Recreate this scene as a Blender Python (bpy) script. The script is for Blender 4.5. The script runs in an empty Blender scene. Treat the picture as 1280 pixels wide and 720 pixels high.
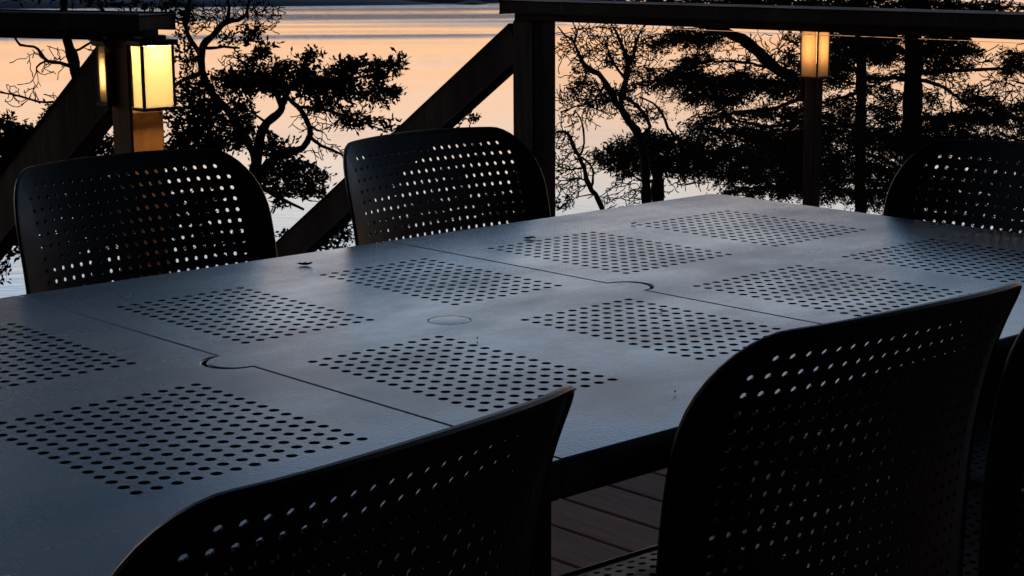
import bpy, bmesh, math, random
import numpy as np
from mathutils import Vector, Matrix

C = bpy.context.scene.collection
R = random.Random(7)
NR = np.random.RandomState(11)
T = 0.74                                   # height of the table top above the deck

# ------------------------------------------------------------------ camera
F_PX, YAW, PITCH, ROLL = 2216.4, 0.8340, 0.1928, -0.0057
EYE = np.array([-1.0209, -2.0631, 0.4381 + T])
FW = np.array([math.cos(YAW) * math.cos(PITCH), math.sin(YAW) * math.cos(PITCH), -math.sin(PITCH)])
RT = np.array([math.sin(YAW), -math.cos(YAW), 0.0])
UP = np.cross(RT, FW)
RT2 = RT * math.cos(ROLL) + UP * math.sin(ROLL)
UP2 = -RT * math.sin(ROLL) + UP * math.cos(ROLL)


def ray(px, py):
    return FW + RT2 * ((px - 640) / F_PX) - UP2 * ((py - 360) / F_PX)


def at(px, py, depth):                     # world point at a distance along the view axis
    return EYE + ray(px, py) * depth


def at_z(px, py, z):
    d = ray(px, py)
    return EYE + d * ((z - EYE[2]) / d[2])


cam_d = bpy.data.cameras.new('camera')
cam_d.sensor_width = 36.0
cam_d.lens = F_PX / 1280 * 36.0
cam_d.clip_start = 0.05
cam_d.clip_end = 20000
cam = bpy.data.objects.new('camera', cam_d)
C.objects.link(cam)
m = Matrix.Identity(4)
for i in range(3):
    m[i][0], m[i][1], m[i][2], m[i][3] = RT2[i], UP2[i], -FW[i], EYE[i]
cam.matrix_world = m
bpy.context.scene.camera = cam


# ------------------------------------------------------------------ materials
def mat(name, base, rough=0.6, spec=0.5, metal=0.0):
    ma = bpy.data.materials.new(name)
    ma.use_nodes = True
    b = ma.node_tree.nodes['Principled BSDF']
    b.inputs['Base Color'].default_value = (*base, 1)
    b.inputs['Roughness'].default_value = rough
    b.inputs['Specular IOR Level'].default_value = spec
    b.inputs['Metallic'].default_value = metal
    return ma


def N(ma, kind, **kw):
    n = ma.node_tree.nodes.new(kind)
    for k, v in kw.items():
        if k in n.inputs:
            n.inputs[k].default_value = v
        else:
            setattr(n, k, v)
    return n


def L(ma, a, ao, b, bi):
    ma.node_tree.links.new(a.outputs[ao], b.inputs[bi])


def noisy(ma, scale, c0, c1, r0=None, r1=None, bump=0.0, bscale=None, stretch=(1, 1, 1), lo=.35, hi=.65, detail=6):
    b = ma.node_tree.nodes['Principled BSDF']
    tc = N(ma, 'ShaderNodeTexCoord')
    mp = N(ma, 'ShaderNodeMapping')
    mp.inputs['Scale'].default_value = stretch
    L(ma, tc, 'Object', mp, 'Vector')
    nz = N(ma, 'ShaderNodeTexNoise', Scale=scale, Detail=detail, Roughness=.6)
    L(ma, mp, 'Vector', nz, 'Vector')
    cr = N(ma, 'ShaderNodeValToRGB')
    cr.color_ramp.elements[0].position, cr.color_ramp.elements[1].position = lo, hi
    cr.color_ramp.elements[0].color = (*c0, 1)
    cr.color_ramp.elements[1].color = (*c1, 1)
    L(ma, nz, 'Fac', cr, 'Fac')
    L(ma, cr, 'Color', b, 'Base Color')
    if r0 is not None:
        mr = N(ma, 'ShaderNodeMapRange')
        mr.inputs['From Min'].default_value, mr.inputs['From Max'].default_value = lo, hi
        mr.inputs['To Min'].default_value, mr.inputs['To Max'].default_value = r0, r1
        L(ma, nz, 'Fac', mr, 'Value')
        L(ma, mr, 'Result', b, 'Roughness')
    if bump:
        n2 = N(ma, 'ShaderNodeTexNoise', Scale=bscale or scale * 4, Detail=4)
        L(ma, mp, 'Vector', n2, 'Vector')
        bp = N(ma, 'ShaderNodeBump', Strength=bump, Distance=0.01)
        L(ma, n2, 'Fac', bp, 'Height')
        L(ma, bp, 'Normal', b, 'Normal')
    return ma


M = {}
M['table'] = noisy(mat('anthracite_resin', (.026, .029, .034), .35, .85), 3.2, (.008, .0115, .017), (.030, .037, .048), .15, .36,
                   bump=.03, bscale=260, stretch=(1, 1.5, 1), lo=.3, hi=.72)
M['chair'] = noisy(mat('dark_resin', (.006, .006, .0065), .5, .42), 9, (.004, .004, .0045), (.008, .008, .009), .36, .52, bump=.03, bscale=300)
M['wood'] = noisy(mat('dark_timber', (.05, .035, .025), .75), 6, (.009, .006, .004), (.022, .014, .010), .65, .88,
                  bump=.3, bscale=30, stretch=(1, 1, .12))
M['post'] = noisy(mat('stained_timber', (.20, .115, .045), .65), 8, (.10, .036, .006), (.17, .068, .013), .55, .75,
                  bump=.25, bscale=30, stretch=(1, 1, .1))
M['metal'] = mat('black_metal', (.012, .012, .012), .5, .4)
M['bark'] = noisy(mat('bark', (.03, .022, .017), .9, .2), 5, (.018, .013, .010), (.045, .034, .026), bump=.5, bscale=20, stretch=(1, 1, .3))
M['needles'] = noisy(mat('fir_needles', (.022, .035, .016), .75, .2), 3, (.014, .024, .010), (.032, .048, .022))
M['leaves'] = noisy(mat('dark_leaves', (.025, .038, .016), .65, .25), 4, (.016, .026, .010), (.036, .052, .022))
M['rock'] = noisy(mat('shore_bank', (.05, .045, .035), .9, .2), .4, (.03, .035, .018), (.09, .08, .065), bump=.6, bscale=3)
M['island'] = noisy(mat('hazed_forest', (.2, .21, .23), .95, .1), .02, (.32, .31, .33), (.42, .41, .43))  # pale grey: distance haze put into the base colour
M['dry'] = noisy(mat('dry_leaf', (.03, .02, .012), .8, .2), 40, (.02, .013, .008), (.05, .033, .02))

tb = M['table'].node_tree
bsdf = tb.nodes['Principled BSDF']
tct = N(M['table'], 'ShaderNodeTexCoord')
vo = N(M['table'], 'ShaderNodeTexNoise', Scale=34.0, Detail=8, Roughness=.72)
L(M['table'], tct, 'Object', vo, 'Vector')
vr = N(M['table'], 'ShaderNodeMapRange')
vr.inputs['From Min'].default_value, vr.inputs['From Max'].default_value = .58, .74
vr.inputs['To Min'].default_value, vr.inputs['To Max'].default_value = 0, .6
L(M['table'], vo, 'Fac', vr, 'Value')
dm = N(M['table'], 'ShaderNodeMix', data_type='RGBA')
old = bsdf.inputs['Base Color'].links[0].from_socket
tb.links.new(vr.outputs['Result'], dm.inputs[0])
tb.links.new(old, dm.inputs[6])
dm.inputs[7].default_value = (.085, .088, .092, 1)
tb.links.new(dm.outputs[2], bsdf.inputs['Base Color'])

# deck boards: one tone per board
dk = mat('deck_boards', (.1, .06, .045), .7)
M['deck'] = dk
b = dk.node_tree.nodes['Principled BSDF']
tc = N(dk, 'ShaderNodeTexCoord')
sx = N(dk, 'ShaderNodeSeparateXYZ')
L(dk, tc, 'Object', sx, 'Vector')
dv = N(dk, 'ShaderNodeMath', operation='DIVIDE')
dv.inputs[1].default_value = .1395
L(dk, sx, 'X', dv, 0)
ad = N(dk, 'ShaderNodeMath', operation='ADD')
ad.inputs[1].default_value = .068
L(dk, dv, 'Value', ad, 0)
fl = N(dk, 'ShaderNodeMath', operation='FLOOR')
L(dk, ad, 'Value', fl, 0)
wn = N(dk, 'ShaderNodeTexWhiteNoise', noise_dimensions='1D')
L(dk, fl, 'Value', wn, 'W')
mp = N(dk, 'ShaderNodeMapping')
mp.inputs['Scale'].default_value = (14, 1.2, 1)
L(dk, tc, 'Object', mp, 'Vector')
nz = N(dk, 'ShaderNodeTexNoise', Scale=3.0, Detail=8, Roughness=.65)
L(dk, mp, 'Vector', nz, 'Vector')
mx = N(dk, 'ShaderNodeMath', operation='MULTIPLY_ADD')
mx.inputs[1].default_value, mx.inputs[2].default_value = .35, 0
L(dk, wn, 'Value', mx, 0)
sm = N(dk, 'ShaderNodeMath', operation='ADD')
L(dk, mx, 'Value', sm, 0)
L(dk, nz, 'Fac', sm, 1)
cr = N(dk, 'ShaderNodeValToRGB')
cr.color_ramp.elements[0].position, cr.color_ramp.elements[1].position = .38, .95
cr.color_ramp.elements[0].color = (.13, .034, .014, 1)
cr.color_ramp.elements[1].color = (.42, .145, .062, 1)
L(dk, sm, 'Value', cr, 'Fac')
L(dk, cr, 'Color', b, 'Base Color')
bp = N(dk, 'ShaderNodeBump', Strength=.5, Distance=.004)
L(dk, nz, 'Fac', bp, 'Height')
L(dk, bp, 'Normal', b, 'Normal')

# sea: calm water with wind lanes
se = mat('sea_water', (.010, .014, .016), .03, .5)
M['water'] = se
b = se.node_tree.nodes['Principled BSDF']
b.inputs['IOR'].default_value = 2.3
tc = N(se, 'ShaderNodeTexCoord')
mp = N(se, 'ShaderNodeMapping')
mp.inputs['Rotation'].default_value = (0, 0, -YAW)
L(se, tc, 'Object', mp, 'Vector')
m1 = N(se, 'ShaderNodeMapping')
m1.inputs['Scale'].default_value = (.16, .05, 1)
L(se, mp, 'Vector', m1, 'Vector')
rip = N(se, 'ShaderNodeTexNoise', Scale=6.0, Detail=5, Roughness=.6)
L(se, m1, 'Vector', rip, 'Vector')
m2 = N(se, 'ShaderNodeMapping')
m2.inputs['Scale'].default_value = (.022, .0022, 1)
L(se, mp, 'Vector', m2, 'Vector')
lane = N(se, 'ShaderNodeTexNoise', Scale=1.0, Detail=3, Roughness=.55)
L(se, m2, 'Vector', lane, 'Vector')
sx = N(se, 'ShaderNodeSeparateXYZ')
L(se, mp, 'Vector', sx, 'Vector')
far = N(se, 'ShaderNodeMapRange', interpolation_type='SMOOTHSTEP')      # the open channel beyond the lee of the shore is wind-ruffled
far.inputs['From Min'].default_value, far.inputs['From Max'].default_value = 298, 318
L(se, sx, 'X', far, 'Value')
lr = N(se, 'ShaderNodeMapRange', interpolation_type='SMOOTHSTEP')
lr.inputs['From Min'].default_value, lr.inputs['From Max'].default_value = .40, .62
L(se, lane, 'Fac', lr, 'Value')
fa = N(se, 'ShaderNodeMath', operation='MULTIPLY_ADD')
fa.inputs[1].default_value, fa.inputs[2].default_value = .92, .08
L(se, far, 'Result', fa, 0)
mu = N(se, 'ShaderNodeMath', operation='MULTIPLY')
L(se, fa, 'Value', mu, 0)
L(se, lr, 'Result', mu, 1)
st = N(se, 'ShaderNodeMath', operation='MULTIPLY_ADD')
st.inputs[1].default_value, st.inputs[2].default_value = .42, .016
L(se, mu, 'Value', st, 0)
bp = N(se, 'ShaderNodeBump', Distance=1.0)
L(se, rip, 'Fac', bp, 'Height')
L(se, st, 'Value', bp, 'Strength')
L(se, bp, 'Normal', b, 'Normal')
SEA = dict(st=st, far=far, b=b)

# frosted lantern glass (lit by the bulb inside)
def frosted(name, tint, share):
    g = bpy.data.materials.new(name)
    g.use_nodes = True
    nt = g.node_tree
    nt.nodes.clear()
    o = nt.nodes.new('ShaderNodeOutputMaterial')
    mixn = nt.nodes.new('ShaderNodeMixShader')
    mixn.inputs[0].default_value = share
    d = nt.nodes.new('ShaderNodeBsdfDiffuse')
    d.inputs['Color'].default_value = (*tint, 1)
    t = nt.nodes.new('ShaderNodeBsdfTranslucent')
    t.inputs['Color'].default_value = (*tint, 1)
    nt.links.new(d.outputs[0], mixn.inputs[1])
    nt.links.new(t.outputs[0], mixn.inputs[2])
    nt.links.new(mixn.outputs[0], o.inputs[0])
    return g


M['frost'] = frosted('frosted_glass', (.66, .62, .50), .75)


def emit(name, col, s):
    g = bpy.data.materials.new(name)
    g.use_nodes = True
    nt = g.node_tree
    nt.nodes.clear()
    o = nt.nodes.new('ShaderNodeOutputMaterial')
    e = nt.nodes.new('ShaderNodeEmission')
    e.inputs['Color'].default_value = (*col, 1)
    e.inputs['Strength'].default_value = s
    nt.links.new(e.outputs[0], o.inputs[0])
    return g


M['bulb'] = emit('warm_bulb', (1, .71, .34), 3900)
M['bulb_dim'] = emit('dim_bulb', (1, .45, .18), 13)
M['bulb_strip'] = emit('soft_bulb', (1, .60, .27), 40)

# clear railing glass: passes light, slight dusty film and reflection
g = bpy.data.materials.new('railing_glass')
g.use_nodes = True
nt = g.node_tree
nt.nodes.clear()
o = nt.nodes.new('ShaderNodeOutputMaterial')
tr = nt.nodes.new('ShaderNodeBsdfTransparent')
tr.inputs['Color'].default_value = (.99, .99, .985, 1)
gl = nt.nodes.new('ShaderNodeBsdfGlossy')
gl.inputs['Roughness'].default_value = .02
df = nt.nodes.new('ShaderNodeBsdfDiffuse')
df.inputs['Color'].default_value = (.5, .48, .44, 1)
fr = nt.nodes.new('ShaderNodeFresnel')
fr.inputs['IOR'].default_value = 1.22
mA = nt.nodes.new('ShaderNodeMixShader')
mB = nt.nodes.new('ShaderNodeMixShader')
mB.inputs[0].default_value = .010
nt.links.new(fr.outputs[0], mA.inputs[0])
nt.links.new(tr.outputs[0], mA.inputs[1])
nt.links.new(gl.outputs[0], mA.inputs[2])
nt.links.new(mA.outputs[0], mB.inputs[1])
nt.links.new(df.outputs[0], mB.inputs[2])
nt.links.new(mB.outputs[0], o.inputs[0])
M['glass'] = g


# ------------------------------------------------------------------ object helpers
def thing(name, label, cat, loc=(0, 0, 0), rz=0.0, group=None):
    o = bpy.data.objects.new(name, None)
    C.objects.link(o)
    o.location = loc
    o.rotation_euler = (0, 0, rz)
    o.empty_display_size = .1
    tag(o, label, cat, group)
    return o


def tag(o, label, cat, group=None, kind=None):
    if label:
        o['label'] = label
    if cat:
        o['category'] = cat
    if group:
        o['group'] = group
    if kind:
        o['kind'] = kind
    return o


def mesh_obj(name, verts, faces, material, parent=None, sharp=None, smooth=False, flat=0):
    me = bpy.data.meshes.new(name)
    me.from_pydata([tuple(map(float, v)) for v in verts], [], faces)
    me.update()
    if smooth or sharp is not None:
        me.polygons.foreach_set('use_smooth', [True] * len(me.polygons))
        if sharp is not None:
            me.set_sharp_from_angle(angle=sharp)
        if flat:
            me.polygons.foreach_set('use_smooth', [i >= flat for i in range(len(me.polygons))])
    me.materials.append(material)
    o = bpy.data.objects.new(name, me)
    C.objects.link(o)
    if parent is not None:
        o.parent = parent
    return o


class MB:
    def __init__(s):
        s.v, s.f = [], []

    def add(s, v, f):
        k = len(s.v)
        s.v += [tuple(map(float, q)) for q in v]
        s.f += [tuple(i + k for i in q) for q in f]

    def box(s, lo, hi, bev=.003):
        bm = bmesh.new()
        bmesh.ops.create_cube(bm, size=1)
        for v in bm.verts:
            v.co = Vector([lo[i] + (v.co[i] + .5) * (hi[i] - lo[i]) for i in range(3)])
        if bev:
            bmesh.ops.bevel(bm, geom=bm.edges[:], offset=bev, segments=1, affect='EDGES')
        s.bm(bm)

    def beam(s, a, b, w, h, up=(0, 0, 1), bev=.004):
        a, b, up = Vector(a), Vector(b), Vector(up)
        d = (b - a)
        ln = d.length
        d.normalize()
        sd = d.cross(up).normalized()
        u2 = sd.cross(d)
        bm = bmesh.new()
        bmesh.ops.create_cube(bm, size=1)
        for v in bm.verts:
            v.co = a + d * ((v.co.x + .5) * ln) + sd * (v.co.y * w) + u2 * (v.co.z * h)
        bmesh.ops.bevel(bm, geom=bm.edges[:], offset=bev, segments=1, affect='EDGES')
        s.bm(bm)

    def bm(s, bm):
        bm.verts.index_update()
        s.add([v.co for v in bm.verts], [tuple(v.index for v in f.verts) for f in bm.faces])
        bm.free()

    def tube(s, pts, rad, n=6, cap=True):
        pts = [Vector(p) for p in pts]
        k = len(s.v)
        prev = None
        for i, p in enumerate(pts):
            d = (pts[min(i + 1, len(pts) - 1)] - pts[max(i - 1, 0)])
            if d.length < 1e-9:
                d = Vector((0, 0, 1))
            d.normalize()
            if prev is None:
                a = d.cross(Vector((.31, .2, .93)))
                if a.length < .05:
                    a = d.cross(Vector((1, 0, 0)))
            else:
                a = prev - d * prev.dot(d)
            a.normalize()
            prev = a
            bb = d.cross(a)
            for j in range(n):
                t = 2 * math.pi * j / n
                s.v.append(tuple(p + (a * math.cos(t) + bb * math.sin(t)) * rad[i]))
        for i in range(len(pts) - 1):
            for j in range(n):
                q = k + i * n
                s.f.append((q + j, q + (j + 1) % n, q + n + (j + 1) % n, q + n + j))
        if cap:
            s.f.append(tuple(k + j for j in reversed(range(n))))
            s.f.append(tuple(k + (len(pts) - 1) * n + j for j in range(n)))

    def build(s, name, material, parent=None, sharp=None, smooth=False):
        return mesh_obj(name, s.v, s.f, material, parent, sharp, smooth)


def copy_tree(o, parent=None):
    c = o.copy()
    C.objects.link(c)
    if parent is not None:
        c.parent = parent
    for ch in list(o.children):
        copy_tree(ch, c)
    return c


def circle(cx, cy, r, n, ph=0.0):
    return [(cx + r * math.cos(ph + 2 * math.pi * i / n), cy + r * math.sin(ph + 2 * math.pi * i / n)) for i in range(n)]


def perforated(outline, holes, rings, thick, fmap=lambda x, y, z: (x, y, z), nseg=10):
    """A sheet with round holes: outline and holes in 2-D, rings = (outward offset, height) profile of the rim."""
    bm = bmesh.new()
    loops = [outline] + [circle(x, y, r, nseg, .3) for x, y, r in holes]
    edges = []
    idx = []
    for lp in loops:
        vs = [bm.verts.new((x, y, 0)) for x, y in lp]
        idx.append(vs)
        for i in range(len(vs)):
            edges.append(bm.edges.new((vs[i], vs[(i + 1) % len(vs)])))
    bmesh.ops.triangle_fill(bm, use_beauty=True, use_dissolve=False, edges=edges, normal=(0, 0, 1))
    bm.verts.index_update()
    flat = [(v.co.x, v.co.y) for v in bm.verts]
    tris = []
    for f in bm.faces:
        q = [v.index for v in f.verts]
        a, b2, c = [flat[i] for i in q[:3]]
        if (b2[0] - a[0]) * (c[1] - a[1]) - (b2[1] - a[1]) * (c[0] - a[0]) < 0:
            q.reverse()
        tris.append(tuple(q))
    loops_i = [[v.index for v in vs] for vs in idx]
    bm.free()
    n = len(flat)
    V = [fmap(x, y, 0) for x, y in flat] + [fmap(x, y, -thick) for x, y in flat]
    Fc = tris + [tuple(i + n for i in reversed(t)) for t in tris]
    for lp in loops_i[1:]:
        k = len(lp)
        for i in range(k):
            a, b2 = lp[i], lp[(i + 1) % k]
            Fc.append((b2, a, a + n, b2 + n))
    lp = loops_i[0]
    k = len(lp)
    nrm = []
    for i in range(k):
        p0, p1, p2 = outline[i - 1], outline[i], outline[(i + 1) % k]
        e1 = Vector((p1[1] - p0[1], -(p1[0] - p0[0]))).normalized()
        e2 = Vector((p2[1] - p1[1], -(p2[0] - p1[0]))).normalized()
        mm = (e1 + e2)
        mm = mm.normalized() / max(.5, mm.normalized().dot(e1))
        nrm.append(mm)
    area = sum(outline[i][0] * outline[(i + 1) % k][1] - outline[(i + 1) % k][0] * outline[i][1] for i in range(k))
    sg = 1 if area > 0 else -1
    prev = lp
    for off, z in rings:
        cur = []
        for i in range(k):
            x, y = outline[i][0] + nrm[i][0] * off * sg, outline[i][1] + nrm[i][1] * off * sg
            cur.append(len(V))
            V.append(fmap(x, y, z))
        for i in range(k):
            q = (prev[i], cur[i], cur[(i + 1) % k], prev[(i + 1) % k])
            Fc.append(q if sg > 0 else tuple(reversed(q)))
        prev = cur
    for i in range(k):
        q = (prev[i], lp[i] + n, lp[(i + 1) % k] + n, prev[(i + 1) % k])
        Fc.append(q if sg > 0 else tuple(reversed(q)))
    perforated.ntri = len(tris)
    return V, Fc


# ------------------------------------------------------------------ the table
table = thing('garden_table', 'long dark grey resin table with square patches of round holes and a capped parasol hole',
              'table', (0.6, -0.5, 0))
XL, XR, YD = -0.840, 1.334, 1.0
CAP = (0.300, -0.497)
TAB = .031


def arc(cx, cy, r, a0, a1, n):
    return [(cx + r * math.cos(a0 + (a1 - a0) * i / n), cy + r * math.sin(a0 + (a1 - a0) * i / n)) for i in range(n + 1)]


def split(a, b, n):
    return [(a[0] + (b[0] - a[0]) * i / n, a[1] + (b[1] - a[1]) * i / n) for i in range(n)]


RD = .0018                                   # rounding of the top edge
G = .0005                                   # half gap of a seam
RC = .024


def leaf_outline(x0, x1, left, right):
    """left / right: 'edge' (rounded corners), 'tab' (half disc sticking out), 'notch' (half disc cut in). counter-clockwise, inset by RD"""
    x0i, x1i = x0 + RD + (0 if left == 'edge' else G), x1 - RD - (0 if right == 'edge' else G)
    y0, y1 = -YD + RD, -RD
    pts = []
    if left == 'edge':
        pts += arc(x0i + RC, y0 + RC, RC, math.pi, 1.5 * math.pi, 8)
    else:
        pts += [(x0i, y0)]
    if right == 'edge':
        pts += split((pts[-1][0] + .01, y0), (x1i - RC, y0), 8) + arc(x1i - RC, y0 + RC, RC, -.5 * math.pi, 0, 8)
    else:
        pts += split((pts[-1][0] + .01, y0), (x1i, y0), 8) + [(x1i, y0)]
    if right == 'tab':
        pts += split((x1i, y0 + .02), (x1i, CAP[1] - TAB), 8) + arc(x1i, CAP[1], TAB, -.5 * math.pi, .5 * math.pi, 16)
    elif right == 'notch':
        pts += split((x1i, y0 + .02), (x1i, CAP[1] - TAB - .0046), 8) + arc(x1i, CAP[1], TAB + .0046, -.5 * math.pi, -1.5 * math.pi, 16)
    if right == 'edge':
        pts += split((x1i, y0 + RC + .01), (x1i, y1 - RC), 8) + arc(x1i - RC, y1 - RC, RC, 0, .5 * math.pi, 8)
    else:
        pts += split((pts[-1][0], pts[-1][1] + .01), (x1i, y1), 8) + [(x1i, y1)]
    if left == 'edge':
        pts += split((pts[-1][0] - .01, y1), (x0i + RC, y1), 8) + arc(x0i + RC, y1 - RC, RC, .5 * math.pi, math.pi, 8)
        pts += split((x0i, y1 - RC - .01), (x0i, y0 + RC + .01), 8)
    else:
        pts += split((pts[-1][0] - .01, y1), (x0i, y1), 8) + [(x0i, y1)]
        if left == 'tab':
            pts += split((x0i, y1 - .02), (x0i, CAP[1] + TAB), 8) + arc(x0i, CAP[1], TAB, .5 * math.pi, 1.5 * math.pi, 16)
        else:
            pts += split((x0i, y1 - .02), (x0i, CAP[1] + TAB + .0046), 8) + arc(x0i, CAP[1], TAB + .0046, .5 * math.pi, -.5 * math.pi, 16)
        pts += split((x0i, pts[-1][1] - .01), (x0i, y0 + .012), 8)
    out = []
    for q in pts:
        if not out or (abs(q[0] - out[-1][0]) + abs(q[1] - out[-1][1])) > 1e-5:
            out.append(q)
    return out


def patch(x0, x1, nx, y0, y1, ny, r=.0055):
    return [(x0 + (x1 - x0) * i / (nx - 1), y0 + (y1 - y0) * j / (ny - 1), r) for i in range(nx) for j in range(ny)]


YA, YB, YC, YE = -.157, -.430, -.557, -.832
SK = .037
rings_edge = [(RD * .45, -RD * .12), (RD * .85, -RD * .5), (RD, -RD), (RD, -SK + .003), (RD - .002, -SK)]


def table_leaf(x0, x1, l, r, cols, name):
    holes = []
    for a, b2, nx in cols:
        holes += patch(a, b2, nx, YB, YA, 15) + patch(a, b2, nx, YE, YC, 15)
    if name == 'middle':
        ol = leaf_outline(x0, x1, l, r)
        # the covered parasol hole: a disc set in a ring-shaped groove
        holes.append((CAP[0], CAP[1], .0270))
    else:
        ol = leaf_outline(x0, x1, l, r)
    V, Fc = perforated(ol, holes, rings_edge, .008)
    V = [(x - .6, y + .5, z + T) for x, y, z in V]
    return mesh_obj('table_leaf', V, Fc, M['table'], table, sharp=.9, flat=perforated.ntri)


table_leaf(XL, 0, 'edge', 'notch', [(-.700, -.469, 13), (-.318, -.087, 13)], 'end')
table_leaf(0, .5994, 'tab', 'tab', [(.058, .2335, 10), (.366, .5415, 10)], 'middle')
table_leaf(.5994, XR, 'notch', 'edge', [(.668, .877, 12), (.980, 1.190, 12)], 'end')
# parasol-hole cap
mb = MB()
n = 40
prof = [(.0, .0003), (.018, .0002), (.0245, -.0001), (.0256, -.001), (.0256, -.012)]
vv, ff = [(0, 0, prof[0][1])], []
for rr, z in prof[1:]:
    vv += [(rr * math.cos(2 * math.pi * i / n), rr * math.sin(2 * math.pi * i / n), z) for i in range(n)]
ff += [(0, 1 + i, 1 + (i + 1) % n) for i in range(n)]
for k in range(len(prof) - 2):
    for i in range(n):
        a = 1 + k * n
        ff.append((a + i, a + n + i, a + n + (i + 1) % n, a + (i + 1) % n))
mb.add([(x + CAP[0] - .6, y + CAP[1] + .5, z + T) for x, y, z in vv], ff)
mb.build('parasol_hole_cap', M['table'], table, sharp=.6)
# frame below the leaves
mb = MB()
zt = T - .012
mb.box((XL - .6 + .06, -.44, zt - .05), (XR - .6 - .06, -.405, zt))
mb.box((XL - .6 + .06, .405, zt - .05), (XR - .6 - .06, .44, zt))
mb.box((XL - .6 + .06, -.404, zt - .05), (XL - .6 + .10, .404, zt))
mb.box((XR - .6 - .10, -.404, zt - .05), (XR - .6 - .06, .404, zt))
mb.box((-.62, -.404, zt - .05), (-.58, .404, zt - .001))
mb.box((-.02, -.404, zt - .05), (.02, .404, zt - .001))
mb.build('table_frame', M['chair'], table)
for sx_ in (XL - .6 + .085, XR - .6 - .085):
    for sy_ in (-.405, .405):
        mb = MB()
        vv = []
        for z, h in ((0, .026), (zt - .051, .039)):
            vv += [(sx_ - h, sy_ - h, z), (sx_ + h, sy_ - h, z), (sx_ + h, sy_ + h, z), (sx_ - h, sy_ + h, z)]
        mb.add(vv, [(3, 2, 1, 0), (4, 5, 6, 7), (0, 1, 5, 4), (1, 2, 6, 5), (2, 3, 7, 6), (3, 0, 4, 7)])
        mb.build('leg', M['chair'], table)

# ------------------------------------------------------------------ the chairs
SEAT_Z = .45
BACK_H = .3985
BW = .235                                    # half length of the back along its curve


CS = np.linspace(0, .30, 400)
_ph = np.minimum(1.3, .6966 * CS + 33.34 * CS ** 3)
CX = np.concatenate([[0], np.cumsum(np.cos(_ph)[:-1] * np.diff(CS))])
CY = np.concatenate([[0], np.cumsum(np.sin(_ph)[:-1] * np.diff(CS))])


def back_map(s, h, nrm):
    """s along the curve, h up from the seat, nrm towards the rear; chair faces +y"""
    u = abs(s)
    ph = min(1.3, .6966 * u + 33.34 * u ** 3) * (1 if s > 0 else -1)
    x = math.copysign(float(np.interp(u, CS, CX)), s)
    y = float(np.interp(u, CS, CY)) * (1 - .443 * (.75 - h / .395))
    y0 = -(.0224 * h + .1578 * h * h + 1.962 * h ** 4)
    sl = .0224 + .3156 * h + 7.85 * h ** 3
    c = 1 / math.sqrt(1 + sl * sl)
    # the rear normal of the sheet
    nx, ny, nz = math.sin(ph) * c, -math.cos(ph) * c, -sl * c
    return (x + nx * nrm, y + y0 + ny * nrm, SEAT_Z + h + nz * nrm)


def rounded(w0, w1, y0, y1, r_top, r_bot, crown=0.0, nseg=10):
    """counter-clockwise outline: half width w0 at the bottom, w1 at the top"""
    p = []
    p += arc(-w0 + r_bot, y0 + r_bot, r_bot, math.pi, 1.5 * math.pi, 5)
    q = arc(w0 - r_bot, y0 + r_bot, r_bot, -.5 * math.pi, 0, 5)
    p += split(p[-1], q[0], 14)[1:] + q
    rz = r_top * 1.55 if crown else r_top
    el = lambda q_: [(x, y1 - rz + (y - (y1 - r_top)) * rz / r_top) for x, y in q_]
    q = el(arc(w1 - r_top, y1 - r_top, r_top, 0, .5 * math.pi, nseg))
    p += split(p[-1], q[0], 10)[1:] + q
    q = el(arc(-w1 + r_top, y1 - r_top, r_top, .5 * math.pi, math.pi, nseg))
    top = split(p[-1], q[0], 14)[1:]
    top = [(x, y + crown * (1 - (x / (w1 - r_top)) ** 2)) for x, y in top]
    p += top + q
    p += split(p[-1], p[0], 10)[1:]
    return p


def inside(poly, x, y):
    c = False
    for i in range(len(poly)):
        a, b2 = poly[i - 1], poly[i]
        if (a[1] > y) != (b2[1] > y) and x < (b2[0] - a[0]) * (y - a[1]) / (b2[1] - a[1]) + a[0]:
            c = not c
    return c


def margin(poly, x, y):
    best = 9
    for i in range(len(poly)):
        a, b2 = poly[i - 1], poly[i]
        dx, dy = b2[0] - a[0], b2[1] - a[1]
        t = max(0, min(1, ((x - a[0]) * dx + (y - a[1]) * dy) / (dx * dx + dy * dy + 1e-12)))
        best = min(best, math.hypot(x - a[0] - t * dx, y - a[1] - t * dy))
    return best


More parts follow.
